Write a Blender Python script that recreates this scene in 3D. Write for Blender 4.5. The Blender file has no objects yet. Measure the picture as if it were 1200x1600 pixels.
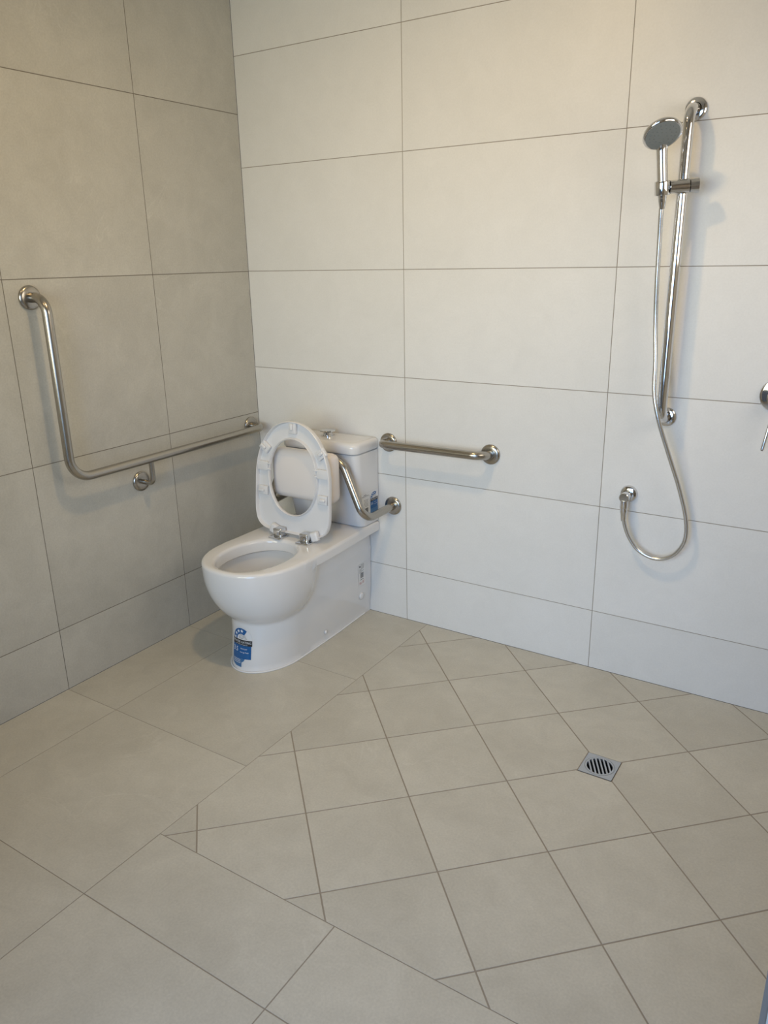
import bpy, bmesh, math, random
from mathutils import Vector, Matrix
random.seed(4)
PI = math.pi
scene = bpy.context.scene
COL = scene.collection

# ------------------------------------------------------------------ camera
CAM = Vector((2.3254, -2.5672, 1.4684)); YAW, PITCH, ROLL, FPX = 0.5757, -0.3165, -0.0194, 1205.57
fw = Vector((-math.sin(YAW)*math.cos(PITCH), math.cos(YAW)*math.cos(PITCH), math.sin(PITCH)))
rt = fw.cross(Vector((0, 0, 1))).normalized(); up = rt.cross(fw)
r2 = rt*math.cos(ROLL) + up*math.sin(ROLL); u2 = up*math.cos(ROLL) - rt*math.sin(ROLL)
cd = bpy.data.cameras.new('camera'); cam = bpy.data.objects.new('camera', cd); COL.objects.link(cam)
M = Matrix((r2, u2, -fw)).transposed().to_4x4(); M.translation = CAM
cam.matrix_world = M
cd.sensor_fit = 'AUTO'; cd.sensor_width = 36.0; cd.lens = FPX*36.0/1600.0
cd.clip_start = 0.02; cd.clip_end = 50
scene.camera = cam

# ------------------------------------------------------------------ world, lights, exposure
w = bpy.data.worlds.new('world'); scene.world = w; w.use_nodes = True
w.node_tree.nodes['Background'].inputs[0].default_value = (0.75, 0.86, 1.0, 1)
w.node_tree.nodes['Background'].inputs[1].default_value = 0.1
scene.view_settings.view_transform = 'Standard'; scene.view_settings.look = 'None'
scene.view_settings.gamma = 1.0; scene.view_settings.use_curve_mapping = False
scene.view_settings.exposure = 0.05

def area(name, loc, look, sx, sy, watts, col, spread=180, shape='RECTANGLE'):
    l = bpy.data.lights.new(name, 'AREA'); l.shape = shape; l.size = sx
    if shape in ('RECTANGLE', 'ELLIPSE'): l.size_y = sy
    l.energy = watts; l.color = col; l.spread = math.radians(spread)
    o = bpy.data.objects.new(name, l); COL.objects.link(o)
    o.location = loc; d = (Vector(look) - Vector(loc)).normalized()
    o.rotation_euler = d.to_track_quat('-Z', 'Y').to_euler()
    return o
ROOM_W, ROOM_D, ROOM_H = 2.75, 3.3, 2.6
# daylight entering through the wide doorway behind the camera (cool sky on its right, sun-warmed light on its left)
area('sky_daylight', (1.95, -3.24, 1.2), (1.35, 0.0, 0.0), 1.0, 1.6, 11.6, (0.40, 0.63, 1.0), 90)
area('doorway_daylight', (0.9, -3.24, 1.45), (0.7, 0.0, 1.4), 1.0, 1.0, 5.6, (1.0, 1.0, 0.80), 80)
# fill light added at the shower's unseen right-hand wall to balance the tones
area('shower_side_fill', (ROOM_W-0.03, -0.75, 1.5), (0.0, -0.75, 0.8), 0.9, 1.0, 7.6, (1.0, 0.90, 0.76), 150)
# two ceiling lamps (fittings built further down)
LAMPS = [(1.22, -1.08), (0.85, -1.98)]
for i, (x, y) in enumerate(LAMPS):
    area(('ceiling_lamp_glow', 'ceiling_lamp_second')[i], (x, y, ROOM_H-0.075), (x, y, 0), 0.11, 0.11, (9.6, 1.4)[i], (1.0, 0.68, 0.31), 180, 'DISK')

# ------------------------------------------------------------------ materials
def mat(name, col, rough=0.5, metal=0.0, spec=0.5, coat=0.0, emit=None):
    m = bpy.data.materials.new(name); m.use_nodes = True
    b = m.node_tree.nodes['Principled BSDF']
    b.inputs['Base Color'].default_value = (*col, 1); b.inputs['Roughness'].default_value = rough
    b.inputs['Metallic'].default_value = metal; b.inputs['Specular IOR Level'].default_value = spec
    b.inputs['Coat Weight'].default_value = coat; b.inputs['Coat Roughness'].default_value = 0.05
    if emit:
        b.inputs['Emission Color'].default_value = (*emit[0], 1); b.inputs['Emission Strength'].default_value = emit[1]
    return m

def stone(name, ca, cb, rough, scale=2.6, vein=(0.66, 0.65, 0.60), veinamt=0.35, speck=0.06):
    m = mat(name, ca, rough); nt = m.node_tree; N = nt.nodes; L = nt.links; b = N['Principled BSDF']
    tc = N.new('ShaderNodeTexCoord'); at = N.new('ShaderNodeAttribute'); at.attribute_name = 'tile'
    mul = N.new('ShaderNodeVectorMath'); mul.operation = 'SCALE'; mul.inputs[0].default_value = (37.1, 19.7, 53.3)
    L.new(at.outputs['Fac'], mul.inputs['Scale'])
    add = N.new('ShaderNodeVectorMath'); add.operation = 'ADD'
    L.new(tc.outputs['Object'], add.inputs[0]); L.new(mul.outputs[0], add.inputs[1])
    n1 = N.new('ShaderNodeTexNoise'); n1.inputs['Scale'].default_value = scale; n1.inputs['Detail'].default_value = 6
    n1.inputs['Roughness'].default_value = 0.62; n1.inputs['Distortion'].default_value = 0.6
    L.new(add.outputs[0], n1.inputs['Vector'])
    r1 = N.new('ShaderNodeValToRGB'); r1.color_ramp.elements[0].position = 0.3; r1.color_ramp.elements[1].position = 0.72
    r1.color_ramp.elements[0].color = (*ca, 1); r1.color_ramp.elements[1].color = (*cb, 1)
    L.new(n1.outputs['Fac'], r1.inputs['Fac'])
    # pale thin veins
    n2 = N.new('ShaderNodeTexNoise'); n2.inputs['Scale'].default_value = scale*0.9; n2.inputs['Detail'].default_value = 4
    n2.inputs['Distortion'].default_value = 1.6; L.new(add.outputs[0], n2.inputs['Vector'])
    s1 = N.new('ShaderNodeMath'); s1.operation = 'SUBTRACT'; s1.inputs[1].default_value = 0.5; L.new(n2.outputs['Fac'], s1.inputs[0])
    s2 = N.new('ShaderNodeMath'); s2.operation = 'ABSOLUTE'; L.new(s1.outputs[0], s2.inputs[0])
    mr = N.new('ShaderNodeMapRange'); mr.inputs['From Min'].default_value = 0.0; mr.inputs['From Max'].default_value = 0.012
    mr.inputs['To Min'].default_value = 1.0; mr.inputs['To Max'].default_value = 0.0; L.new(s2.outputs[0], mr.inputs['Value'])
    n3 = N.new('ShaderNodeTexNoise'); n3.inputs['Scale'].default_value = 1.9; n3.inputs['Detail'].default_value = 2; L.new(add.outputs[0], n3.inputs['Vector'])
    m3 = N.new('ShaderNodeMapRange'); m3.inputs['From Min'].default_value = 0.56; m3.inputs['From Max'].default_value = 0.70
    m3.inputs['To Max'].default_value = veinamt; L.new(n3.outputs['Fac'], m3.inputs['Value'])
    mm = N.new('ShaderNodeMath'); mm.operation = 'MULTIPLY'; L.new(mr.outputs[0], mm.inputs[0]); L.new(m3.outputs[0], mm.inputs[1])
    mx = N.new('ShaderNodeMix'); mx.data_type = 'RGBA'; mx.inputs['B'].default_value = (*vein, 1)
    L.new(mm.outputs[0], mx.inputs['Factor']); L.new(r1.outputs['Color'], mx.inputs['A'])
    # fine speckle and a small tone change from tile to tile
    n4 = N.new('ShaderNodeTexNoise'); n4.inputs['Scale'].default_value = 170; n4.inputs['Detail'].default_value = 2; L.new(tc.outputs['Object'], n4.inputs['Vector'])
    m4 = N.new('ShaderNodeMapRange'); m4.inputs['From Min'].default_value = 0.3; m4.inputs['From Max'].default_value = 0.7
    m4.inputs['To Min'].default_value = 1-speck; m4.inputs['To Max'].default_value = 1+speck; L.new(n4.outputs['Fac'], m4.inputs['Value'])
    m5 = N.new('ShaderNodeMapRange'); m5.inputs['To Min'].default_value = 0.975; m5.inputs['To Max'].default_value = 1.025; L.new(at.outputs['Fac'], m5.inputs['Value'])
    n7 = N.new('ShaderNodeTexNoise'); n7.inputs['Scale'].default_value = 11; n7.inputs['Detail'].default_value = 8; n7.inputs['Roughness'].default_value = 0.7
    n7.inputs['Distortion'].default_value = 0.9; L.new(add.outputs[0], n7.inputs['Vector'])
    m7 = N.new('ShaderNodeMapRange'); m7.inputs['From Min'].default_value = 0.3; m7.inputs['From Max'].default_value = 0.7
    m7.inputs['To Min'].default_value = 1-speck*1.1; m7.inputs['To Max'].default_value = 1+speck*1.1; L.new(n7.outputs['Fac'], m7.inputs['Value'])
    m8 = N.new('ShaderNodeMath'); m8.operation = 'MULTIPLY'; L.new(m7.outputs[0], m8.inputs[0]); L.new(m5.outputs[0], m8.inputs[1]); m5 = m8
    m6 = N.new('ShaderNodeMath'); m6.operation = 'MULTIPLY'; L.new(m4.outputs[0], m6.inputs[0]); L.new(m5.outputs[0], m6.inputs[1])
    sc = N.new('ShaderNodeVectorMath'); sc.operation = 'SCALE'; L.new(mx.outputs['Result'], sc.inputs[0]); L.new(m6.outputs[0], sc.inputs['Scale'])
    L.new(sc.outputs[0], b.inputs['Base Color'])
    bp = N.new('ShaderNodeBump'); bp.inputs['Strength'].default_value = 0.04; bp.inputs['Distance'].default_value = 0.002
    L.new(n4.outputs['Fac'], bp.inputs['Height']); L.new(bp.outputs[0], b.inputs['Normal'])
    return m

def brushed(name, col, rough):
    m = mat(name, col, rough, 1.0); nt = m.node_tree; N = nt.nodes; L = nt.links; b = N['Principled BSDF']
    tc = N.new('ShaderNodeTexCoord'); n = N.new('ShaderNodeTexNoise'); n.inputs['Scale'].default_value = 260; n.inputs['Detail'].default_value = 3
    L.new(tc.outputs['Object'], n.inputs['Vector'])
    r = N.new('ShaderNodeMapRange'); r.inputs['To Min'].default_value = rough-0.015; r.inputs['To Max'].default_value = rough+0.015
    L.new(n.outputs['Fac'], r.inputs['Value']); L.new(r.outputs[0], b.inputs['Roughness'])
    return m

M_WHITE_TILE = stone('white_wall_tile', (0.735, 0.725, 0.695), (0.765, 0.755, 0.73), 0.42, 3.0, (0.8, 0.8, 0.78), 0.1, 0.02)
M_STONE_WALL = stone('grey_stone_tile_wall', (0.462, 0.452, 0.408), (0.546, 0.535, 0.486), 0.42, 2.4, (0.70, 0.69, 0.64), 0.22, 0.05)
M_STONE_FLOOR = stone('grey_stone_tile_floor', (0.474, 0.450, 0.382), (0.558, 0.535, 0.462), 0.42, 2.6, (0.70, 0.68, 0.61), 0.20, 0.05)
M_GROUT = mat('grout', (0.315, 0.275, 0.222), 0.9, 0, 0.2)
M_GROUT_W = mat('grout_light', (0.33, 0.295, 0.25), 0.9, 0, 0.2)
M_GROUT_D = mat('grout_dark', (0.20, 0.18, 0.15), 0.9, 0, 0.2)
M_PAINT = mat('ceiling_paint', (0.82, 0.81, 0.78), 0.8)
M_CERAMIC = mat('white_ceramic', (0.745, 0.745, 0.75), 0.10, 0, 0.5, 0.4)
M_SEAT = mat('white_seat_plastic', (0.72, 0.72, 0.73), 0.22)
M_CUSHION = mat('off_white_foam_vinyl', (0.80, 0.75, 0.715), 0.55)
M_STEEL = brushed('brushed_stainless_steel', (0.43, 0.405, 0.365), 0.24)
M_CHROME = mat('chrome', (0.68, 0.68, 0.685), 0.07, 1.0)
M_HOSE = brushed('shower_hose_metal', (0.66, 0.66, 0.66), 0.24)
M_FACE = mat('grey_spray_face', (0.20, 0.22, 0.22), 0.30)
M_TRIM = mat('dark_anodised_trim', (0.27, 0.245, 0.23), 0.5)
M_DRAIN = brushed('satin_drain_metal', (0.52, 0.54, 0.57), 0.42)
M_SUMP_SHADE = mat('sump_shade_black', (0.02, 0.02, 0.022), 0.5)  # near-black stands in for the shade inside the drain
M_BLUE = mat('label_blue', (0.004, 0.10, 0.31), 0.35)
M_LBLUE = mat('label_pale_blue', (0.055, 0.17, 0.36), 0.4)
M_INK = mat('label_black', (0.025, 0.025, 0.03), 0.4)
M_GREYINK = mat('label_grey_ink', (0.22, 0.22, 0.22), 0.5)
M_RED = mat('label_red', (0.42, 0.05, 0.06), 0.5)
M_PAPER = mat('label_white', (0.74, 0.75, 0.76), 0.4)
M_LWHITE = mat('label_white_print', (0.80, 0.84, 0.88), 0.4)
M_DIFF = mat('lamp_diffuser', (0.9, 0.9, 0.88), 0.4, emit=((1.0, 0.75, 0.45), 2.0))

# ------------------------------------------------------------------ helpers
def obj(name, bm, mats, parent=None, smooth=None):
    """link a bmesh as one mesh object; smooth = crease angle in degrees"""
    if smooth is not None:
        bm.normal_update()
        lim = math.radians(smooth)
        for f in bm.faces: f.smooth = True
        for e in bm.edges:
            if len(e.link_faces) == 2: e.smooth = e.calc_face_angle(0) < lim
    me = bpy.data.meshes.new(name); bm.to_mesh(me); bm.free()
    for m in (mats if isinstance(mats, (list, tuple)) else [mats]): me.materials.append(m)
    o = bpy.data.objects.new(name, me); COL.objects.link(o)
    if parent:
        o.parent = parent; o.matrix_parent_inverse = Matrix.Translation(-parent.location)
    return o
def thing(name, label, cat, loc, group=None):
    o = bpy.data.objects.new(name, None); COL.objects.link(o); o.location = loc
    o.empty_display_size = 0.05
    o['label'] = label; o['category'] = cat
    if group: o['group'] = group
    return o
def struct(name, bm, mats):
    o = obj(name, bm, mats); o['kind'] = 'structure'; return o
def tag(o, label, cat):
    o['label'] = label; o['category'] = cat; return o

def box(bm, lo, hi, mi=0):
    vs = [bm.verts.new((x, y, z)) for x in (lo[0], hi[0]) for y in (lo[1], hi[1]) for z in (lo[2], hi[2])]
    for q in ((0, 1, 3, 2), (4, 6, 7, 5), (0, 4, 5, 1), (2, 3, 7, 6), (0, 2, 6, 4), (1, 5, 7, 3)):
        f = bm.faces.new([vs[i] for i in q]); f.material_index = mi
    return vs
def rbox(lo, hi, r, seg=4):
    bm = bmesh.new(); box(bm, lo, hi)
    bmesh.ops.bevel(bm, geom=bm.edges[:], offset=r, segments=seg, profile=0.5, affect='EDGES')
    return bm
def loft(bm, rings, cap0=True, cap1=True, mi=0):
    R = [[bm.verts.new(p) for p in ring] for ring in rings]
    n = len(R[0])
    for a, b in zip(R, R[1:]):
        for i in range(n):
            j = (i+1) % n
            f = bm.faces.new((a[i], a[j], b[j], b[i])); f.material_index = mi
    if cap0: bm.faces.new(R[0][::-1]).material_index = mi
    if cap1: bm.faces.new(R[-1]).material_index = mi
    return R
def frame_of(d):
    d = d.normalized(); a = Vector((0, 0, 1)) if abs(d.z) < 0.9 else Vector((1, 0, 0))
    x = d.cross(a).normalized(); return x, d.cross(x).normalized()
def fillet(pts, rad, seg=10):
    pts = [Vector(p) for p in pts]; out = [pts[0]]
    for k in range(1, len(pts)-1):
        p, a, b = pts[k], (pts[k-1]-pts[k]).normalized(), (pts[k+1]-pts[k]).normalized()
        ang = a.angle(b); r = rad[k-1] if isinstance(rad, (list, tuple)) else rad
        t = r/math.tan(ang/2); c = p + (a+b).normalized()*(r/math.sin(ang/2))
        s, e = p+a*t - c, p+b*t - c
        tot = s.angle(e); ax = s.cross(e).normalized()
        for i in range(seg+1): out.append(c + Matrix.Rotation(tot*i/seg, 3, ax) @ s)
    out.append(pts[-1]); return out
def tube(bm, pts, r, n=24, cap=True, mi=0):
    pts = [Vector(p) for p in pts]; rad = r if isinstance(r, (list, tuple)) else [r]*len(pts)
    rings = []; x = None
    for i, p in enumerate(pts):
        d = (pts[min(i+1, len(pts)-1)] - pts[max(i-1, 0)]).normalized()
        if x is None: x, y = frame_of(d)
        x = (x - d*x.dot(d)).normalized(); y = d.cross(x)
        rings.append([p + (x*math.cos(2*PI*k/n) + y*math.sin(2*PI*k/n))*rad[i] for k in range(n)])
    loft(bm, rings, cap, cap, mi)
def lathe(bm, base, axis, prof, n=40, mi=0):
    """prof: list of (distance along axis, radius)"""
    base = Vector(base); axis = Vector(axis).normalized(); x, y = frame_of(axis)
    rings = [[base + axis*h + (x*math.cos(2*PI*k/n) + y*math.sin(2*PI*k/n))*max(r, 1e-4) for k in range(n)] for h, r in prof]
    loft(bm, rings, True, True, mi)
def fixn(bm): bmesh.ops.recalc_face_normals(bm, faces=bm.faces[:])
def catmull(P, per=10):
    P = [Vector(p) for p in P]; P = [P[0]*2-P[1]] + P + [P[-1]*2-P[-2]]; out = []
    for i in range(1, len(P)-2):
        a, b, c, d = P[i-1:i+3]
        for k in range(per):
            t = k/per
            out.append(0.5*((2*b) + (c-a)*t + (2*a-5*b+4*c-d)*t*t + (3*b-a-3*c+d)*t**3))
    out.append(P[-2]); return out

# ------------------------------------------------------------------ tiled surfaces
def clip(poly, nx, ny, c):
    """keep nx*x + ny*y <= c"""
    out = []
    for i in range(len(poly)):
        p, q = poly[i], poly[(i+1) % len(poly)]
        dp, dq = nx*p[0]+ny*p[1]-c, nx*q[0]+ny*q[1]-c
        if dp <= 0: out.append(p)
        if dp*dq < 0:
            t = dp/(dp-dq); out.append((p[0]+(q[0]-p[0])*t, p[1]+(q[1]-p[1])*t))
    return out
def inset(poly, g):
    """shrink a convex counter-clockwise polygon by g on all sides"""
    res = poly
    n = len(poly)
    for i in range(n):
        p, q = poly[i], poly[(i+1) % n]; ex, ey = q[0]-p[0], q[1]-p[1]; l = math.hypot(ex, ey)
        if l < 1e-6: continue
        nx, ny = ey/l, -ex/l
        res = clip(res, nx, ny, nx*p[0]+ny*p[1]-g)
        if len(res) < 3: return []
    return res
def rects(xs, ys):
    return [[(a, c), (b, c), (b, d), (a, d)] for a, b in zip(xs, xs[1:]) for c, d in zip(ys, ys[1:])]
def tiled(name, tiles, grout_rects, to3, depth, mats):
    """tiles: [(polygon, half joint)]; faces of tiles at depth 0, grout 1 mm behind, backing slab behind that"""
    bm = bmesh.new(); lay = bm.faces.layers.float.new('tile')
    for poly, g in tiles:
        p = inset(poly, g)
        if len(p) < 3: continue
        top = [bm.verts.new(to3(a, b, 0)) for a, b in p]
        bot = [bm.verts.new(to3(a, b, -0.003)) for a, b in p]
        rnd = random.random()
        f = bm.faces.new(top); f.material_index = 0; f[lay] = rnd
        for i in range(len(p)):
            j = (i+1) % len(p)
            f = bm.faces.new((top[i], bot[i], bot[j], top[j])); f.material_index = 0; f[lay] = rnd
    for x0, y0, x1, y1 in grout_rects:
        c = [(x0, y0), (x1, y0), (x1, y1), (x0, y1)]
        t = [bm.verts.new(to3(a, b, -0.0007)) for a, b in c]; k = [bm.verts.new(to3(a, b, -depth)) for a, b in c]
        for q in (t, k[::-1], *[(t[i], k[i], k[(i+1) % 4], t[(i+1) % 4]) for i in range(4)]):
            bm.faces.new(q).material_index = 1
    fixn(bm)
    return struct(name, bm, mats)

# back wall: 800 x 400 white tiles
bx = [0, 0.767, 1.560, 2.353, ROOM_W]
bz = [0, 0.231, 0.631, 1.031, 1.431, 1.831, 2.231, ROOM_H]
tiled('wall_back', [(r, 0.0013) for r in rects(bx, bz)], [(0, 0, ROOM_W, ROOM_H)], lambda a, b, d: (a, -d, b), 0.10, [M_WHITE_TILE, M_GROUT_W])
# left wall: 600 x 600 grey stone tiles
ly = [0, 0.5205, 1.1175, 1.714, 2.311, 2.908, ROOM_D]
lz = [0, 0.235, 0.832, 1.430, 2.027, ROOM_H]
tiled('wall_left', [(r, 0.0014) for r in rects(ly, lz)], [(0, 0, ROOM_D, ROOM_H)], lambda a, b, d: (d, -a, b), 0.10, [M_STONE_WALL, M_GROUT_D])
# right wall (out of frame)
tiled('wall_right', [(r, 0.0013) for r in rects([0, 0.8, 1.46, 2.2, 3.0, ROOM_D], bz)], [(0, 0, ROOM_D, ROOM_H)],
      lambda a, b, d: (ROOM_W-d, -a, b), 0.10, [M_WHITE_TILE, M_GROUT_W])
bm = bmesh.new()
for lo, hi in (((-1.25, 0.95), (-0.25, 1.0)), ((-1.25, 2.0), (-0.25, 2.05)), ((-1.25, 1.0), (-1.2, 2.0)), ((-0.30, 1.0), (-0.25, 2.0))):
    box(bm, (ROOM_W-0.024, lo[0], lo[1]), (ROOM_W, hi[0], hi[1]))
box(bm, (ROOM_W-0.012, -1.2, 1.0), (ROOM_W, -0.3, 2.0)); struct('added_window_1', bm, M_PAINT)  # unseen window, added to go with the shower fill light
# short wing wall that ends the shower on the camera's right, with its metal corner trim
NX, NY0, NY1 = 2.3175, -1.560, -1.460
tiled('wall_wing', [(r, 0.0013) for r in rects([NX+0.0075, ROOM_W], bz)], [(NX, 0, ROOM_W, ROOM_H)],
      lambda a, b, d: (a, NY0-d, b), 0.098, [M_WHITE_TILE, M_GROUT_W])
bm = bmesh.new(); box(bm, (NX-0.0005, NY0-0.002, 0), (NX+0.0075, NY0+0.010, ROOM_H)); struct('trim_1', bm, M_TRIM)
# front wall behind the camera, with a wide doorway for the daylight
bm = bmesh.new()
box(bm, (0, -ROOM_D-0.1, 0), (0.38, -ROOM_D, ROOM_H)); box(bm, (2.32, -ROOM_D-0.1, 0), (ROOM_W, -ROOM_D, ROOM_H))
box(bm, (0.38, -ROOM_D-0.1, 2.1), (2.32, -ROOM_D, ROOM_H))
struct('wall_front', bm, M_PAINT)
bm = bmesh.new(); box(bm, (0, -ROOM_D, ROOM_H), (ROOM_W, 0, ROOM_H+0.05)); struct('ceiling', bm, M_PAINT)

# floor: large stone tiles, and a field of 300 mm diagonal tiles falling to the drain
DX, DY, DH = 1.7855, -0.5665, 0.0515
EX, EY = 0.866, -1.463
tiles = []
big_x, big_y = [0, 0.262, EX], [0, -0.527, -1.121, -1.7075, -2.304, -2.90, -ROOM_D]
for a, b in zip(big_x, big_x[1:]):
    for c, d in zip(big_y, big_y[1:]): tiles.append(([(a, d), (b, d), (b, c), (a, c)], 0.0012))
for a, b in zip([EX, 1.450, 2.046, 2.642], [1.450, 2.046, 2.642, ROOM_W]):
    for c, d in zip([EY, -1.7075, -2.304, -2.90], [-1.7075, -2.304, -2.90, -ROOM_D]):
        tiles.append(([(a, d), (b, d), (b, c), (a, c)], 0.0016))
E1, E2, C0 = (0.2094, 0.0010), (0.0012, 0.2090), (1.7850, -0.5630)
P = lambda i, j: (C0[0]+i*E1[0]+j*E2[0], C0[1]+i*E1[1]+j*E2[1])
for i in range(-8, 9):
    for j in range(-8, 9):
        if (i+j) % 2 == 0: continue
        # diamond whose four corners are the lattice nodes around (i, j)
        q = [P(i, j-1), P(i+1, j), P(i, j+1), P(i-1, j)]
        q = clip(q, -1, 0, -EX+0.0014); q = clip(q, 0, -1, -EY+0.0010) if len(q) > 2 else q
        if len(q) > 2: q = clip(q, 0, 1, 0.0)
        if len(q) > 2: q = clip(q, 1, 0, ROOM_W)
        if (i, j) == (1, 0): q = clip(q, -1, 0, -(DX+DH))
        if (i, j) == (-1, 0): q = clip(q, 1, 0, DX-DH)
        if (i, j) == (0, 1): q = clip(q, 0, -1, -(DY+DH))
        if (i, j) == (0, -1): q = clip(q, 0, 1, DY-DH)
        if len(q) > 2: tiles.append((q, 0.0021))
GR = [(0, -ROOM_D, DX-DH, 0), (DX+DH, -ROOM_D, ROOM_W, 0), (DX-DH, -ROOM_D, DX+DH, DY-DH), (DX-DH, DY+DH, DX+DH, 0)]
tiled('floor', tiles, GR, lambda a, b, d: (a, b, d), 0.10, [M_STONE_FLOOR, M_GROUT])

# ------------------------------------------------------------------ ceiling lamps (above the frame)
for i, (x, y) in enumerate(LAMPS):
    t = thing('ceiling_light', ('round white ceiling light nearer the back wall', 'round white ceiling light nearer the doorway')[i], 'ceiling light', (x, y, ROOM_H))
    bm = bmesh.new(); lathe(bm, (x, y, ROOM_H), (0, 0, -1), [(0, 0.19), (0.03, 0.19), (0.04, 0.18), (0.04, 0.165)]); fixn(bm)
    obj('base_ring', bm, M_PAINT, t, 40)
    bm = bmesh.new(); lathe(bm, (x, y, ROOM_H-0.04), (0, 0, -1), [(0, 0.165), (0.014, 0.155), (0.022, 0.10), (0.025, 0.0)]); fixn(bm)
    obj('diffuser', bm, M_DIFF, t, 60)

# ------------------------------------------------------------------ toilet
TX = 0.450
toilet = thing('toilet', 'white back-to-wall toilet suite with its seat ring raised, in the corner', 'toilet', (TX, -0.35, 0))
DECK = 0.425
def sup(x, y, hw, y0, ys, yf, n):
    """inside test of a D shape: straight sides from y0 to ys, rounded front to yf (x, y local)"""
    if y > y0: return False
    if y >= ys: return abs(x) <= hw
    if y < yf: return False
    return (abs(x)/hw)**n + ((ys-y)/(ys-yf))**n <= 1
CEN = (0.0, -0.47)
def radius(inside, th, rmax=0.75):
    dx, dy = math.cos(th), math.sin(th); lo, hi = 0.0, rmax
    if not inside(CEN[0]+dx*0.01, CEN[1]+dy*0.01): return 0.0
    for _ in range(40):
        m = (lo+hi)/2
        if inside(CEN[0]+dx*m, CEN[1]+dy*m): lo = m
        else: hi = m
    return lo
def sst(a, b, x):
    t = min(1, max(0, (x-a)/(b-a))); return t*t*(3-2*t)
def lerp_tab(tab, z):
    if z <= tab[0][0]: return tab[0][1]
    for (a, b), (c, d) in zip(tab, tab[1:]):
        if z <= c: return b + (d-b)*(z-a)/(c-a)
    return tab[-1][1]
BODY_HW = [(0, 0.131), (0.10, 0.1335), (0.18, 0.1355), (0.25, 0.1405), (0.30, 0.1475), (0.325, 0.155), (0.340, 0.1625), (0.3445, 0.166), (0.3475, 0.181), (0.355, 0.1855), (0.43, 0.186)]
def body_in(z):
    hw = lerp_tab(BODY_HW, z)
    if z <= 0.30:
        return lambda x, y: sup(x, y, hw-0.009*sst(-0.30, 0.0, y), -0.003, -0.511, -0.697+0.014*sst(0.0, 0.20, z), 2.0)
    ye = -0.40 - 0.13*sst(0.352, 0.412, z)                         # the deck ledge runs forward into the bowl
    def f(x, y):
        h = hw + 0.018*sst(0.0, 0.42, -y)
        return ye <= y <= -0.003 and abs(x) <= h
    return f
def bowl_in(z):
    q = min(1, max(0, (DECK-z)/0.265)); s = max(0, 1-q**2.5)**(1/2.5)
    if s <= 0.02: return None
    def f(x, y):
        yy = y + 0.53; a = (0.233 if yy < 0 else 0.190)*s; b = 0.204*s
        return (abs(x)/b)**2.2 + (abs(yy)/a)**2.2 <= 1
    return f
NT = 288
base_th = [2*PI*i/NT for i in range(NT)]
def PSH(z): return (0.004+0.007*sst(0.0, 0.15, z))*(1-sst(0.15, 0.36, z))
def outline(z, grow=0.0):
    fb, fo, fp = body_in(z), bowl_in(z), body_in(min(z, 0.30))
    res = []
    hw = lerp_tab(BODY_HW, z) - 0.009*(1 if z <= 0.30 else 0)
    ths = base_th[:]
    for sx in (-1, 1):                                           # put samples exactly on the two back corners
        tc = math.atan2(-0.003-CEN[1], sx*hw) % (2*PI); k = min(range(NT), key=lambda i: abs(ths[i]-tc)); ths[k] = tc
    for th in ths:
        ra = max(radius(fb, th), radius(fp, th)); rb = radius(fo, th) if fo else 0
        if rb > 0 and fo:
            k = 0.010; h = max(0, k-abs(ra-rb))/k; r = max(ra, rb) + h*h*k*0.25
            if math.sin(th) > 0.75: r = ra
        else: r = ra
        r += grow
        res.append((TX+PSH(z)+CEN[0]+math.cos(th)*r, CEN[1]+math.sin(th)*r))
    return res
def hole(scale, z, dy=0.0):
    def f(x, y):
        yy = (y+0.562-dy); a = (0.168 if yy < 0 else 0.172)*scale; b = 0.131*scale
        return (abs(x)/b)**2.1 + (abs(yy)/a)**2.1 <= 1
    return [(TX+CEN[0]+math.cos(t)*radius(f, t), CEN[1]+math.sin(t)*radius(f, t), z) for t in base_th]
zs = [0, 0.004, 0.03, 0.06, 0.09, 0.12, 0.14, 0.15, 0.158, 0.164, 0.168, 0.172, 0.178, 0.184, 0.19, 0.197, 0.205, 0.215, 0.225, 0.235, 0.247, 0.26, 0.275, 0.288,
      0.30, 0.302, 0.315, 0.325, 0.334, 0.340, 0.3445, 0.3475, 0.351, 0.355, 0.37, 0.385, 0.412]
rings = []
for z in zs:
    g = 0.003 if z < 0.003 else 0.0
    rings.append([(x, min(y, -0.003), z) for x, y in outline(z, g)])
top = outline(0.42)
for k in range(1, 6):                                              # roundover of the deck edge
    a = k/5*PI/2; d = 0.013*(1-math.cos(a)); z = 0.412+0.013*math.sin(a)
    ring = []
    for x, y in top:
        vx, vy = x-TX, y-CEN[1]; l = math.hypot(vx, vy)
        ring.append((x-vx/l*d, min(y-vy/l*d, -0.003), z))
    rings.append(ring)
rings.append([(TX+(p[0]-TX)*0.5+(q[0]-TX)*0.5, p[1]*0.5+q[1]*0.5, DECK+0.0005) for p, q in zip(rings[-1], hole(1.10, DECK))])
for s, z in ((1.09, DECK), (1.05, DECK-0.0015), (1.015, DECK-0.006), (1.0, DECK-0.014), (1.0, DECK-0.046), (1.03, DECK-0.050), (1.10, DECK-0.052)):
    rings.append(hole(s, z))
for s, z, dy in ((1.115, 0.345, 0), (1.05, 0.305, 0), (0.92, 0.26, 0.005), (0.75, 0.22, 0.02), (0.55, 0.18, 0.05), (0.42, 0.145, 0.06), (0.33, 0.115, 0.06)):
    rings.append(hole(s, z, dy))
bm = bmesh.new(); loft(bm, rings); fixn(bm)
pan = obj('pan', bm, M_CERAMIC, toilet, 38)

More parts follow.
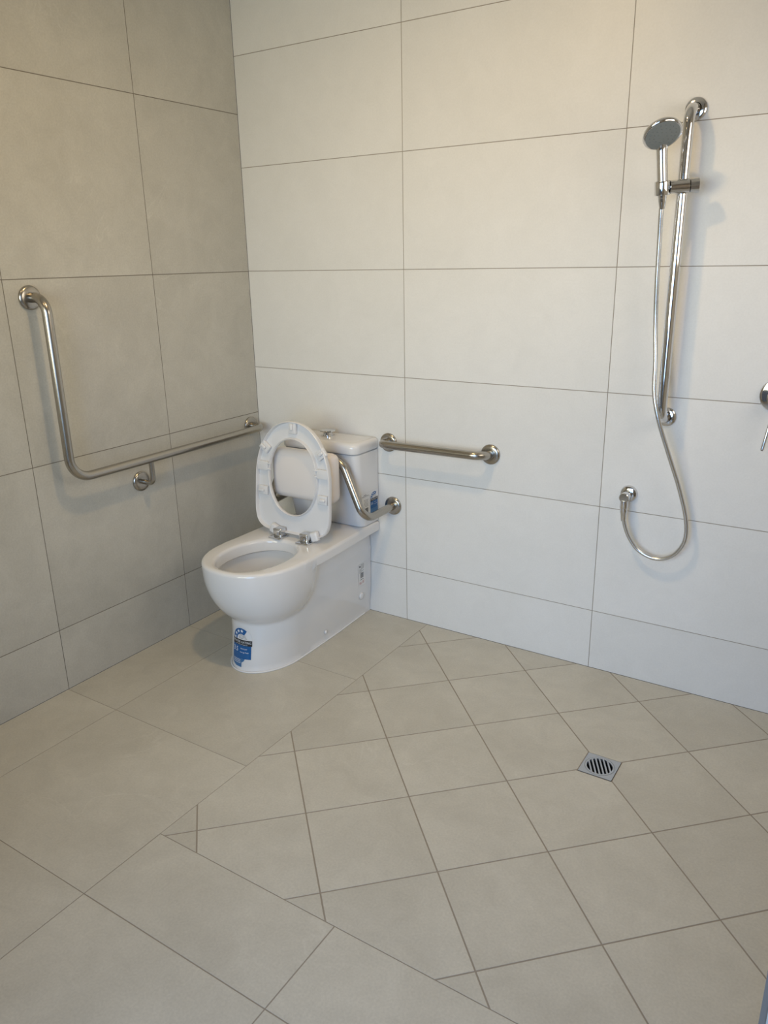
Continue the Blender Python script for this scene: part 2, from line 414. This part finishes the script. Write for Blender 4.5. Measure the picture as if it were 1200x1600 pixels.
# cistern and lid: lofted D shapes with rounded front corners
def rrect(hw, yb, yf, r, z, n=8):
    pts = [(TX+hw, yb, z)]
    for cx, cy, a0 in ((TX+hw-r, yf+r, 0), (TX-hw+r, yf+r, -PI/2)):
        for k in range(n+1):
            a = a0 - k/n*PI/2; pts.append((cx+r*math.cos(a), cy+r*math.sin(a), z))
    pts.append((TX-hw, yb, z)); return pts
bm = bmesh.new()
loft(bm, [rrect(0.176, -0.004, -0.112, 0.028, DECK+0.0005), rrect(0.177, -0.004, -0.113, 0.028, DECK+0.0025), rrect(0.182, -0.004, -0.119, 0.03, DECK+0.004), rrect(0.183, -0.004, -0.122, 0.03, 0.436), rrect(0.1845, -0.004, -0.135, 0.03, 0.50),
          rrect(0.1855, -0.004, -0.148, 0.03, 0.62), rrect(0.186, -0.004, -0.156, 0.03, 0.7345), rrect(0.180, -0.004, -0.150, 0.028, 0.7365), rrect(0.176, -0.004, -0.146, 0.028, 0.7392)])
fixn(bm); obj('cistern', bm, M_CERAMIC, toilet, 40)
bm = bmesh.new(); rings = [rrect(0.182, -0.004, -0.154, 0.03, 0.7395), rrect(0.187, -0.004, -0.164, 0.034, 0.7405), rrect(0.1885, -0.004, -0.166, 0.036, 0.744), rrect(0.1885, -0.004, -0.166, 0.036, 0.766)]
for k in range(1, 6):
    a = k/5*PI/2; d = 0.02*(1-math.cos(a)); rings.append(rrect(0.1885-d, -0.004-d*0.5, -0.166+d, 0.036-d*0.4, 0.766+0.018*math.sin(a)))
rings.append(rrect(0.13, -0.035, -0.115, 0.02, 0.7852))
loft(bm, rings); fixn(bm); obj('cistern_lid', bm, M_CERAMIC, toilet, 40)
bm = bmesh.new(); lathe(bm, (TX-0.005, -0.082, 0.785), (0, 0, 1), [(0, 0.025), (0.003, 0.025), (0.003, 0.0205), (0.018, 0.020), (0.0185, 0.030), (0.021, 0.033), (0.025, 0.031), (0.028, 0.016), (0.0286, 0.0)], 36)
fixn(bm); obj('flush_button', bm, M_CHROME, toilet, 35)['label'] = 'chrome push button on the cistern lid'

# raised seat ring: local frame (x, s up along the ring, d towards the camera)
SO = Vector((TX, -0.347, 0.437)); SD = Vector((0, 0.09, 0.996)).normalized(); SN = Vector((0, -0.996, 0.09)).normalized()
def sp(x, s, d): return SO + Vector((x, 0, 0)) + SD*s + SN*d
SC = 0.228
def ray(f, th):
    lo, hi = 0.0, 0.4
    for _ in range(36):
        m = (lo+hi)/2
        if f(m*math.cos(th), SC+m*math.sin(th)): lo = m
        else: hi = m
    return lo
def seat_out(x, s):
    if s > 0.20: return (abs(x)/0.183)**2.15 + (abs(s-0.20)/0.250)**2.15 <= 1
    hw = 0.183+0.003*sst(0.2, 0.05, s)
    return (abs(x)/hw)**5.5 + (abs(s-0.20)/0.196)**5.5 <= 1
def seat_in(x, s): return (abs(x)/0.116)**2.1 + (abs(s-0.230)/0.149)**2.1 <= 1
NS = 144; ths = [2*PI*(i+0.5)/NS for i in range(NS)]
ro = [ray(seat_out, t) for t in ths]; ri = [ray(seat_in, t) for t in ths]
prof = [(0.0, -0.004), (0.0, 0.006), (0.012, 0.0095), (0.05, 0.0110), (0.075, 0.0095), (0.085, -0.003), (0.12, -0.006), (0.87, -0.006), (0.905, -0.003),
        (0.925, 0.006), (0.955, 0.0075), (0.985, 0.006), (1.0, 0.0), (0.985, -0.008), (0.93, -0.013), (0.7, -0.0165), (0.4, -0.0165), (0.12, -0.0135), (0.03, -0.011)]
bm = bmesh.new(); V = []
for t, a, b in zip(ths, ro, ri):
    row = []
    for q, d in prof:
        w_ = min(1.0, 0.062/(a-b)) if q < 0.2 else 1.0             # keep the lips a constant width
        if q < 0.2: r = a-(a-b)*q*w_
        elif q > 0.8: r = b+(a-b)*(1-q)*min(1.0, 0.062/(a-b))
        else: r = a-(a-b)*q
        row.append(bm.verts.new(sp(r*math.cos(t), SC+r*math.sin(t), d)))
    V.append(row)
for i in range(NS):
    for k in range(len(prof)):
        bm.faces.new((V[i][k], V[(i+1) % NS][k], V[(i+1) % NS][(k+1) % len(prof)], V[i][(k+1) % len(prof)]))
fixn(bm); seat = obj('seat_ring', bm, M_SEAT, toilet, 50)
def local_block(x, s, ang, lx, ls, d0, d1, r):
    """rounded block on the ring face: lx along the radial direction ang, ls across"""
    bm = rbox((-lx/2, -ls/2, d0), (lx/2, ls/2, d1), r, 3)
    ca, sa = math.cos(ang), math.sin(ang)
    for v in bm.verts:
        a, b, d = v.co; v.co = sp(x+a*ca-b*sa, s+a*sa+b*ca, d)
    fixn(bm); return bm
for x, s, ang in ((0.0, 0.425, PI/2), (-0.138, 0.338, 2.5), (0.138, 0.338, PI-2.5), (-0.148, 0.162, PI), (0.148, 0.162, 0)):
    bm = local_block(x, s, ang, 0.046, 0.036, -0.007, 0.007, 0.003)
    o = obj('buffer_mount', bm, M_SEAT, seat, 40)
    bm = local_block(x+0.004*math.cos(ang), s+0.004*math.sin(ang), ang, 0.027, 0.013, 0.006, 0.0155, 0.0045)
    obj('buffer', bm, M_SEAT, seat, 60)
for x in (-1, 1):
    bm = local_block(x*0.147, 0.262, 0, 0.052, 0.036, -0.007, 0.0075, 0.002)
    obj('rib_block', bm, M_SEAT, seat, 40)
    bm = bmesh.new()
    for ds in (-0.011, 0.011):
        b2 = local_block(x*0.116, 0.262+ds, 0, 0.018, 0.005, 0.001, 0.009, 0.001)
        me = bpy.data.meshes.new('tmp'); b2.to_mesh(me); b2.free(); bm.from_mesh(me); bpy.data.meshes.remove(me)
    obj('clip_tab', bm, M_SEAT, seat, 40)
    # hinge: chrome foot plate on the deck, upright block, and the white lug on the ring that it grips
    hx = TX + 0.016 + x*0.068
    bm = rbox((hx-0.030, -0.400, DECK+0.0008), (hx+0.030, -0.342, DECK+0.006), 0.0015, 2)
    me = bpy.data.meshes.new('tmp'); b2 = rbox((hx-0.020-0.002*x, -0.384, DECK+0.005), (hx+0.020-0.002*x, -0.348, DECK+0.039), 0.005, 3); b2.to_mesh(me); b2.free(); bm.from_mesh(me); bpy.data.meshes.remove(me)
    lathe(bm, (hx-0.002*x, -0.384, DECK+0.017), (0, -1, 0), [(0, 0.006), (0.002, 0.006), (0.0025, 0.0045), (0.0025, 0.0)], 20)
    obj('hinge', bm, M_CHROME, toilet, 40)['label'] = 'chrome seat hinge'
    bm = local_block(0.016+x*0.102, 0.014, 0.35*x, 0.034, 0.038, -0.004, 0.020, 0.007)
    obj('hinge_lug', bm, M_SEAT, seat, 60)

# screw covers on the side of the pan
SX = TX+0.1345+0.008-0.0065
bm = bmesh.new(); lathe(bm, (SX, -0.078, 0.098), (1, 0, 0), [(0, 0.016), (0.002, 0.016), (0.005, 0.0135), (0.007, 0.008), (0.0075, 0)], 32); fixn(bm)
obj('cover_cap', bm, M_SEAT, toilet, 50)
bm = bmesh.new(); lathe(bm, (SX+0.004, -0.343, 0.043), (1, 0, 0), [(0, 0.008), (0.003, 0.008), (0.005, 0.006), (0.006, 0)], 24); fixn(bm)
obj('screw_cap', bm, M_SEAT, toilet, 50)
bm = bmesh.new()
loop = outline(0.0, 0.0045)
tubep = [(x, min(y, -0.006), 0.0025) for x, y in loop if y < -0.012]
k0 = max(range(len(tubep)), key=lambda i: (Vector(tubep[i])-Vector(tubep[i-1])).length)
tube(bm, tubep[k0:]+tubep[:k0], 0.0032, 8); fixn(bm); obj('silicone_bead', bm, M_PAPER, toilet, 60)

# ---- labels: flat graphics in (a, b) millimetres mapped onto the ceramic
def text_polys(txt, a, b, h, align='LEFT', sx=1.0):
    c = bpy.data.curves.new('t', 'FONT'); c.body = txt; c.size = h; c.align_x = align; c.resolution_u = 2
    o = bpy.data.objects.new('t', c); COL.objects.link(o)
    dg = bpy.context.evaluated_depsgraph_get(); me = o.evaluated_get(dg).to_mesh()
    vs = [(a+v.co.x*sx, b+v.co.y) for v in me.vertices]; fs = [tuple(p.vertices) for p in me.polygons]
    o.evaluated_get(dg).to_mesh_clear(); bpy.data.objects.remove(o); bpy.data.curves.remove(c)
    return [[vs[i] for i in f] for f in fs]
def graphic(name, items, mats, to3, parent, maxlen, label=None):
    """items: (polygon list, material index, layer)"""
    bm = bmesh.new()
    for polys, mi, lay in items:
        for p in polys:
            if len(p) < 3: continue
            f = bm.faces.new([bm.verts.new((x, y, lay)) for x, y in p]); f.material_index = mi
    big = [e for e in bm.edges if e.calc_length() > maxlen]
    for _ in range(5):
        big = [e for e in bm.edges if e.calc_length() > maxlen]
        if not big: break
        bmesh.ops.subdivide_edges(bm, edges=big, cuts=1, use_grid_fill=True)
    bmesh.ops.triangulate(bm, faces=[f for f in bm.faces if len(f.verts) > 4])
    for v in bm.verts: v.co = to3(v.co.x, v.co.y, 0.0004+0.00012*v.co.z)
    o = obj(name, bm, mats, parent)
    if label: o['label'] = label
    return o
def rc(a0, b0, a1, b1): return [(a0, b0), (a1, b0), (a1, b1), (a0, b1)]
def strips(poly_fn, a0, a1, n): return [poly_fn(a0+(a1-a0)*i/n, a0+(a1-a0)*(i+1)/n) for i in range(n)]
def star(cx, cy, r, rot=0.0):
    pt = lambda k, q: (cx+q*math.cos(rot+PI/2+k*PI/5), cy+q*math.sin(rot+PI/2+k*PI/5))
    out = [[(cx, cy), pt(k-1, r*0.42), pt(k, r), pt(k+1, r*0.42)] for k in range(0, 10, 2)]
    return out
def arc(cx, cy, r0, r1, t0, t1, n, sy=1.0):
    pt = lambda r, t: (cx+r*math.cos(t), cy+sy*r*math.sin(t))
    T = [t0+(t1-t0)*i/n for i in range(n+1)]
    return [[pt(r0, a), pt(r1, a), pt(r1, b), pt(r0, b)] for a, b in zip(T, T[1:])]
MS = [M_PAPER, M_BLUE, M_LBLUE, M_INK, M_LWHITE, M_GREYINK, M_RED]
def rating(W, H):
    """water rating label, W x H, with arch on top and stars"""
    it = []; k = W/80.0; hk = H/135.0
    S = lambda polys: [[(a*k, b*hk) for a, b in p] for p in polys]
    arch = arc(40, 94, 0, 40, 0, PI, 28)
    it.append((S(arch), 0, 0))
    it.append((S(arc(40, 94, 19, 38.5, PI*0.30, PI*1.0, 24)), 1, 1))
    for i in range(4):
        t = PI*0.965 - i*PI*0.165; it.append((S(star(40+29*math.cos(t), 94+29*math.sin(t), 7.0, t-PI/2)), 4, 2))
    for i in range(4): it.append((S([rc(30, 98+i*4, 50+(6-i)*2, 99.2+i*4)]), 5, 1))
    it.append((S([rc(0, 75, 80, 94)]), 3, 1))
    it.append((S(text_polys('WATER RATING', 40, 82.5, 10.5, 'CENTER', 0.98)), 4, 2))
    it.append((S(text_polys('www.waterrating.gov.au', 40, 77, 4.4, 'CENTER', 1.1)), 4, 2))
    it.append((S([rc(0, 30, 77, 75)]), 1, 1))
    it.append((S(text_polys('3.5', 4, 52, 22, 'LEFT', 0.9)), 4, 2))
    it.append((S(text_polys('litres per', 38, 62, 7)), 4, 2)); it.append((S(text_polys('average flush', 36, 50, 7, 'LEFT', 0.9)), 4, 2))
    for b in (44, 39.5, 35): it.append((S([rc(5, b, 70, b+1.0)]), 2, 2))
    return it, S
# rating label wrapped round the front of the pedestal
PZ = 0.09
ped = body_in(PZ)
pts = []
for i in range(721):
    th = PI*0.95 + i/720*PI*1.1
    r = radius(ped, th); pts.append((TX+PSH(PZ)+CEN[0]+math.cos(th)*r, CEN[1]+math.sin(th)*r))
acc = [0.0]
for p, q in zip(pts, pts[1:]): acc.append(acc[-1]+math.hypot(q[0]-p[0], q[1]-p[1]))
def ped_pt(s, z):
    i = 0
    while i < len(acc)-2 and acc[i+1] < s: i += 1
    t = (s-acc[i])/(acc[i+1]-acc[i]); th = PI*0.95 + (i+t)/720*PI*1.1; f = body_in(z)
    q = []
    for d in (-0.01, 0, 0.01):
        r = radius(f, th+d); q.append(Vector((TX+PSH(z)+CEN[0]+math.cos(th+d)*r, CEN[1]+math.sin(th+d)*r, 0)))
    e = q[2]-q[0]; n = Vector((e.y, -e.x, 0)).normalized()
    return q[1], n
LAB_S, LAB_W, LAB_Z, LAB_H = 0.262, 0.094, 0.018, 0.160
it, S = rating(LAB_W, LAB_H)
it.append((S([[(0, 8), (18, 0), (43, 0), (44, 30), (0, 30)], [(44, 16), (52, 22), (56, 30), (44, 30)]]), 2, 1))
for b in (24, 18.5, 13): it.append((S([rc(4, b, 40, b+1.6)]), 0, 2))
def to_ped(a, b, o):
    p, n = ped_pt(LAB_S+a, LAB_Z+b); return p + n*(o+0.0006) + Vector((0, 0, LAB_Z+b))
graphic('rating_label', it, MS, to_ped, toilet, 0.012, 'blue and black star rating label on the pedestal')
# label on the side of the cistern (white bar code half, blue rating half)
it, S = rating(0.056, 0.090)
it = [(p, m, l) for p, m, l in it]
W2 = 0.060; sh = lambda polys: [[(a+W2+0.004, b) for a, b in p] for p in polys]
it2 = [([rc(0, 0, W2+0.064, 0.094)], 0, 0)] + [(sh(p), m, l+1) for p, m, l in it] + [([rc(W2+0.004, 0.0, W2+0.060, 0.020)], 2, 2)]
it2.append(([rc(0.002, 0.002, W2, 0.0028), rc(0.002, 0.080, W2, 0.0808), rc(0.002, 0.002, 0.0028, 0.08), rc(W2-0.0008, 0.002, W2, 0.08)], 5, 1))
it2.append(([rc(0.018, 0.0385+i*0.0055, 0.050, 0.040+i*0.0055) for i in range(6)], 5, 1))
it2.append(([rc(0.004, 0.083, 0.052, 0.0845), rc(0.016, 0.0875, 0.036, 0.0895)], 3, 1))
x = 0.014
while x < 0.046:
    wd = random.choice((0.001, 0.0016, 0.0024)); it2.append(([rc(x, 0.008, x+wd, 0.032)], 3, 1)); x += wd + random.choice((0.0006, 0.001))
def cis_x(y, z): return TX + lerp_tab([(0.436, 0.183), (0.50, 0.1845), (0.62, 0.1855), (0.735, 0.186)], z)
graphic('product_label', it2, MS, lambda a, b, o: Vector((cis_x(0, 0.474+b)+o, -0.128+a, 0.474+b)), toilet, 0.06, 'small white and blue label on the cistern side')
# certificate label on the side of the pan
it3 = [([rc(0, 0, 0.052, 0.098)], 0, 0), ([rc(0.006, 0.084, 0.015, 0.092)], 3, 1)]
it3 += [([rc(0.018, 0.080+i*0.006, 0.044, 0.082+i*0.006)], 5, 1) for i in range(3)]
it3 += [([rc(0.005, 0.060+i*0.005, 0.024+0.016*(i % 2), 0.0618+i*0.005)], 5, 1) for i in range(4)]
x = 0.014
while x < 0.036:
    wd = random.choice((0.001, 0.0018)); it3.append(([rc(x, 0.034, x+wd, 0.058)], 3, 1)); x += wd + 0.0009
it3.append(([rc(0.012, 0.026, 0.038, 0.0285)], 3, 1))
it3.append((text_polys('W', 0.004, 0.006, 0.017), 6, 1)); it3 += [([rc(0.026, 0.008+i*0.005, 0.042, 0.0095+i*0.005)], 6, 1) for i in range(3)]
graphic('certificate_label', it3, MS, lambda a, b, o: Vector((TX+PSH(0.148+b)+lerp_tab(BODY_HW, 0.148+b)-0.009*sst(-0.30, 0.0, -0.100+a)+o+0.0006, -0.100+a, 0.148+b)), toilet, 0.02, 'small printed label on the pan side')

# ------------------------------------------------------------------ rails
def flange(bm_name, base, axis, parent, r=0.038, mat_=None):
    bm = bmesh.new(); lathe(bm, Vector(base)+Vector(axis)*0.0005, axis, [(0, r), (0.006, r), (0.0095, r-0.0025), (0.0115, r-0.008), (0.0125, r-0.018), (0.0125, 0.0165)], 44); fixn(bm)
    return obj(bm_name, bm, mat_ or M_STEEL, parent, 35)

# backrest behind the seat: bent bar on two wall flanges, foam cushion
FXR = 0.257
back = thing('padded_backrest', 'off-white padded backrest on a bent steel bar above the toilet pan', 'backrest', (TX, -0.003, 0.50))
bm = bmesh.new()
half = [(FXR, -0.012, 0.502), (FXR-0.012, -0.197, 0.492), (0.137, -0.190, 0.724)]
path = [(TX+x, y, z) for x, y, z in half] + [(TX-x, y, z) for x, y, z in half[::-1]]
tube(bm, fillet(path, [0.055, 0.075, 0.075, 0.055], 14), 0.016, 24); fixn(bm)
obj('bar', bm, M_STEEL, back, 40)
for s in (-1, 1): flange('wall_flange', (TX+s*FXR, 0, 0.502), (0, -1, 0), back)
bm = rbox((TX-0.152, -0.282, 0.558), (TX+0.152, -0.206, 0.758), 0.030, 7)
for v in bm.verts:                                                     # softly domed face
    if v.co.y < -0.25:
        q = max(0, 1-((v.co.x-TX)/0.16)**2)*max(0, 1-((v.co.z-0.669)/0.11)**2); v.co.y -= 0.006*q
obj('cushion', bm, M_CUSHION, back, 60)['label'] = 'off-white foam cushion'
bm = rbox((TX-0.10, -0.2055, 0.64), (TX+0.10, -0.188, 0.738), 0.004, 2); obj('mounting_plate', bm, M_STEEL, back, 40)

# L shaped rail on the left wall
lrail = thing('grab_rail', 'long L-shaped brushed steel grab rail on the grey left wall', 'grab rail', (0.003, -0.69, 0.78), 'brushed steel grab rails')
bm = bmesh.new()
tube(bm, fillet([(0.012, -1.034, 1.373), (0.082, -1.034, 1.373), (0.082, -1.034, 0.781), (0.082, -0.058, 0.781), (0.012, -0.058, 0.781)], [0.05, 0.075, 0.05], 14), 0.016, 28); fixn(bm)
obj('bar', bm, M_STEEL, lrail, 40)
for y, z in ((-1.034, 1.373), (-0.058, 0.781), (-0.687, 0.681)): flange('wall_flange', (0, y, z), (1, 0, 0), lrail)
bm = bmesh.new(); tube(bm, fillet([(0.012, -0.687, 0.681), (0.072, -0.687, 0.681), (0.072, -0.687, 0.772)], 0.022, 8), 0.0095, 20); fixn(bm)
obj('support_stem', bm, M_STEEL, lrail, 40)

# short straight rail on the back wall
srail = thing('grab_rail', 'short straight brushed steel grab rail on the white wall beside the cistern', 'grab rail', (0.915, -0.003, 0.775), 'brushed steel grab rails')
bm = bmesh.new()
tube(bm, fillet([(0.690, -0.012, 0.768), (0.690, -0.078, 0.768+0.008), (1.139, -0.078, 0.778), (1.139, -0.012, 0.770)], [0.045, 0.045], 12), 0.016, 28); fixn(bm)
obj('bar', bm, M_STEEL, srail, 40)
for xx, z in ((0.690, 0.767), (1.139, 0.770)): flange('wall_flange', (xx, 0, z), (0, -1, 0), srail)

# ------------------------------------------------------------------ shower
RX, RY = 1.757, -0.080
rail = thing('shower_rail', 'tall vertical chrome shower rail with a sliding holder on the white wall', 'shower rail', (RX, -0.003, 0.97))
bm = bmesh.new()
tube(bm, fillet([(RX, -0.010, 1.862), (RX, RY, 1.855), (RX, RY, 0.975), (RX, -0.010, 0.968)], [0.045, 0.045], 14), 0.0155, 28); fixn(bm)
obj('bar', bm, M_CHROME, rail, 40)
for z in (1.862, 0.968): flange('wall_flange', (RX, 0, z), (0, -1, 0), rail, 0.031, M_CHROME)
HZ = 1.650
bm = bmesh.new()
A = Vector((1.7085, -0.112, HZ-0.001)); B = Vector((1.778, -0.088, HZ+0.002)); ab = (B-A).normalized()
tube(bm, [A+ab*0.0205, A+ab*0.022, B-ab*0.001, B], [0.0170, 0.0185, 0.0195, 0.018], 32)
lathe(bm, (RX, RY, HZ-0.019), (0, 0, 1), [(0, 0.0185), (0.002, 0.0200), (0.036, 0.0200), (0.038, 0.0185)], 28)
hd = Vector((-0.035, -0.13, 1.0)).normalized()                             # direction of the handset handle
HB = Vector((1.7085, -0.112, HZ-0.002))
x_, y_ = frame_of(hd)
loft(bm, [[HB+hd*h+(x_*math.cos(2*PI*k/36)+y_*math.sin(2*PI*k/36))*r for k in range(36)] for h, r in
          ((-0.019, 0.0166), (-0.019, 0.0205), (-0.016, 0.0215), (0.016, 0.0222), (0.019, 0.0212), (0.019, 0.0166), (-0.019, 0.0166))], False, False)
fixn(bm); holder = obj('sliding_holder', bm, M_CHROME, rail, 40)
bm = bmesh.new(); K = B+ab*0.0005; kd = ab
x_, y_ = frame_of(kd); rings = []
for h, r in ((0, 0.015), (0.001, 0.019), (0.024, 0.0205), (0.026, 0.019), (0.0262, 0.004)):
    rings.append([K+kd*h+(x_*math.cos(2*PI*k/48)+y_*math.sin(2*PI*k/48))*(r*(1+(0.03 if k % 4 < 2 and r > 0.01 else 0))) for k in range(48)])
loft(bm, rings); fixn(bm); obj('clamp_knob', bm, M_CHROME, holder, 30)

hand = thing('hand_shower', 'round chrome hand shower resting in the rail holder', 'shower head', HB)
HN = Vector((0.40, -0.49, -0.77)).normalized()                           # spray direction
HC = Vector((1.709, -0.165, 1.784))
bm = bmesh.new()
HU = Vector((0.142, -0.800, 0.583)).normalized()                            # from the neck to the middle of the head, in the plane of the head
HQ = HC-HU*0.043-HN*0.010
nk = catmull([HB-hd*0.026, HB, HB+(HQ-HB)*0.35, HB+(HQ-HB)*0.70, HQ-(HQ-HB)*0.06, HQ+HU*0.010+Vector((0, 0, 0.004)), HQ+HU*0.030], 6)
tube(bm, nk, [lerp_tab([(0, 0.0120), (6, 0.0150), (16, 0.0150), (21, 0.0158), (25, 0.0185), (30, 0.018), (36, 0.009)], i) for i in range(len(nk))], 28)
fixn(bm); obj('handle', bm, M_CHROME, hand, 50)
bm = bmesh.new(); lathe(bm, HC, HN, [(-0.022, 0.0), (-0.0215, 0.012), (-0.0195, 0.025), (-0.015, 0.040), (-0.008, 0.050), (0.0, 0.0535), (0.004, 0.0525), (0.006, 0.0495), (0.0055, 0.047)], 56)
fixn(bm); obj('shower_head', bm, M_CHROME, hand, 45)
bm = bmesh.new(); lathe(bm, HC+HN*0.0045, HN, [(0, 0.0475), (0.0018, 0.0465), (0.0026, 0.030), (0.003, 0.0)], 56)
x_, y_ = frame_of(HN)
for rr, n in ((0.012, 6), (0.024, 12), (0.036, 18)):
    for k in range(n):
        c = HC+HN*0.0068+(x_*math.cos(2*PI*k/n)+y_*math.sin(2*PI*k/n))*rr
        lathe(bm, c, HN, [(0, 0.0016), (0.0012, 0.0012), (0.0013, 0)], 8)
fixn(bm); obj('spray_face', bm, M_FACE, hand, 45)['label'] = 'grey round spray face'

# wall outlet elbow and hose
OX, OZ = 1.658, 0.694
outl = thing('hose_outlet', 'chrome wall elbow outlet at the lower end of the shower hose', 'wall outlet', (OX, -0.003, OZ))
bm = bmesh.new(); lathe(bm, (OX, -0.0005, OZ), (0, -1, 0), [(0, 0.029), (0.004, 0.029), (0.010, 0.026), (0.014, 0.018), (0.0145, 0.0125)], 40); fixn(bm); obj('wall_flange', bm, M_CHROME, outl, 35)
bm = bmesh.new(); lathe(bm, (OX, -0.012, OZ), (0, -1, 0), [(0, 0.0125), (0.028, 0.0125), (0.028, 0.0165), (0.052, 0.0165), (0.054, 0.0145), (0.0542, 0)], 32)
lathe(bm, (OX, -0.054, OZ-0.010), (0, 0, -1), [(0, 0.0135), (0.026, 0.0135), (0.028, 0.0125)], 28)
fixn(bm); obj('elbow', bm, M_CHROME, outl, 35)
HE = Vector((OX, -0.054, OZ-0.037))
hose_pts = [HB-hd*0.032, (1.7085, -0.104, 1.585), (1.708, -0.092, 1.50), (1.709, -0.082, 1.38), (1.714, -0.075, 1.26), (1.726, -0.085, 1.15), (1.734, -0.098, 1.06), (1.7555, -0.102, 0.975),
            (1.792, -0.088, 0.868), (1.828, -0.064, 0.760), (1.857, -0.050, 0.655), (1.862, -0.046, 0.580), (1.838, -0.042, 0.525), (1.798, -0.040, 0.496), (1.756, -0.040, 0.493),
            (1.713, -0.042, 0.513), (1.684, -0.046, 0.550), (1.667, -0.051, 0.590), HE+Vector((0.0018, 0, -0.035))]
hose = thing('shower_hose', 'flexible metal shower hose looping down from the hand shower to the wall outlet', 'shower hose', HE)
bm = bmesh.new(); tube(bm, catmull(hose_pts, 12), 0.0070, 18); fixn(bm); obj('flexible_hose', bm, M_HOSE, hose, 50)
bm = bmesh.new(); lathe(bm, HE+Vector((0, 0, 0.001)), (0.04, 0, -1), [(0, 0.0125), (0.016, 0.0125), (0.018, 0.0115), (0.046, 0.0085), (0.047, 0.0075)], 28); fixn(bm); obj('hose_nut', bm, M_CHROME, hose, 35)
bm = bmesh.new(); lathe(bm, HB-hd*0.0265, -hd, [(0, 0.0118), (0.010, 0.0110), (0.012, 0.0105), (0.030, 0.0078)], 28); fixn(bm); obj('hose_nut', bm, M_CHROME, hose, 35)

# mixer tap, cut by the right edge of the frame
MX, MZ = 2.070, 1.060
mix = thing('shower_mixer', 'round chrome shower mixer tap with a thin pin lever on the white wall', 'mixer tap', (MX, -0.003, MZ))
bm = bmesh.new(); lathe(bm, (MX, -0.0005, MZ), (0, -1, 0), [(0, 0.050), (0.006, 0.050), (0.010, 0.0475), (0.012, 0.040), (0.0125, 0.0)], 56); fixn(bm); obj('cover_plate', bm, M_CHROME, mix, 35)
bm = bmesh.new(); lathe(bm, (MX, -0.0125, MZ), (0, -1, 0), [(0, 0.024), (0.040, 0.024), (0.046, 0.022), (0.049, 0.016), (0.050, 0.0)], 40); fixn(bm); obj('body', bm, M_CHROME, mix, 35)
bm = bmesh.new(); p0, p1 = Vector((MX+0.003, -0.048, MZ-0.018)), Vector((2.0560, -0.084, 0.906))
tube(bm, [p0, p0+(p1-p0)*0.97, p1], [0.0052, 0.0048, 0.003], 16); fixn(bm); obj('lever', bm, M_CHROME, mix, 40)

# ------------------------------------------------------------------ floor drain
drain = thing('floor_drain', 'square metal floor drain with slotted round grate in the diagonal tiles', 'floor drain', (DX, DY, 0))
bm = bmesh.new(); h = DH-0.0012; NR = 64; ro_, zt = 0.0445, 0.0012
outer, inner = [], []
for k in range(NR):
    a = 2*PI*(k+0.5)/NR; c, s = math.cos(a), math.sin(a); q = h/max(abs(c), abs(s))
    outer.append((DX+c*q, DY+s*q)); inner.append((DX+c*ro_, DY+s*ro_))
for sx in (-1, 1):
    for sy in (-1, 1):
        k = min(range(NR), key=lambda i: math.hypot(outer[i][0]-DX-sx*h, outer[i][1]-DY-sy*h)); outer[k] = (DX+sx*h, DY+sy*h)
L3 = lambda ring, z: [(x, y, z) for x, y in ring]
loft(bm, [L3(outer, -0.012), L3(outer, zt), L3(inner, zt), L3(inner, -0.012)], False, False); fixn(bm)
obj('frame', bm, M_DRAIN, drain, 30)
bm = bmesh.new()
gd = Vector((0.45, -0.893)).normalized(); gp = Vector((-gd.y, gd.x)); R0, R1 = 0.0380, 0.0437
def gpt(u, v, z): return (DX+gp.x*u+gd.x*v, DY+gp.y*u+gd.y*v, z)
loft(bm, [[gpt(r*math.cos(2*PI*k/64), r*math.sin(2*PI*k/64), z) for k in range(64)] for r, z in ((R1, -0.006), (R1, 0.0014), (R0, 0.0014), (R0, -0.006), (R1, -0.006))], False, False)
pitch, bar = 0.0111, 0.0048
for k in range(-3, 3):
    u0, u1 = (k+0.5)*pitch-bar/2, (k+0.5)*pitch+bar/2
    e = lambda u: math.sqrt(max(0, (R0+0.0008)**2-u*u))
    lo, hi = [gpt(u0, -e(u0), -0.005), gpt(u1, -e(u1), -0.005), gpt(u1, e(u1), -0.005), gpt(u0, e(u0), -0.005)], None
    hi = [(p[0], p[1], 0.0013) for p in lo]; loft(bm, [lo, hi])
fixn(bm); obj('grate', bm, M_DRAIN, drain, 30)
bm = bmesh.new(); lathe(bm, (DX, DY, -0.010), (0, 0, -1), [(0, 0.0437), (0.075, 0.040), (0.0751, 0.0)], 32)
bm.faces.ensure_lookup_table(); bmesh.ops.delete(bm, geom=[f for f in bm.faces if len(f.verts) > 4 and f.calc_center_median().z > -0.02], context='FACES')
fixn(bm); obj('sump', bm, M_SUMP_SHADE, drain, 40)
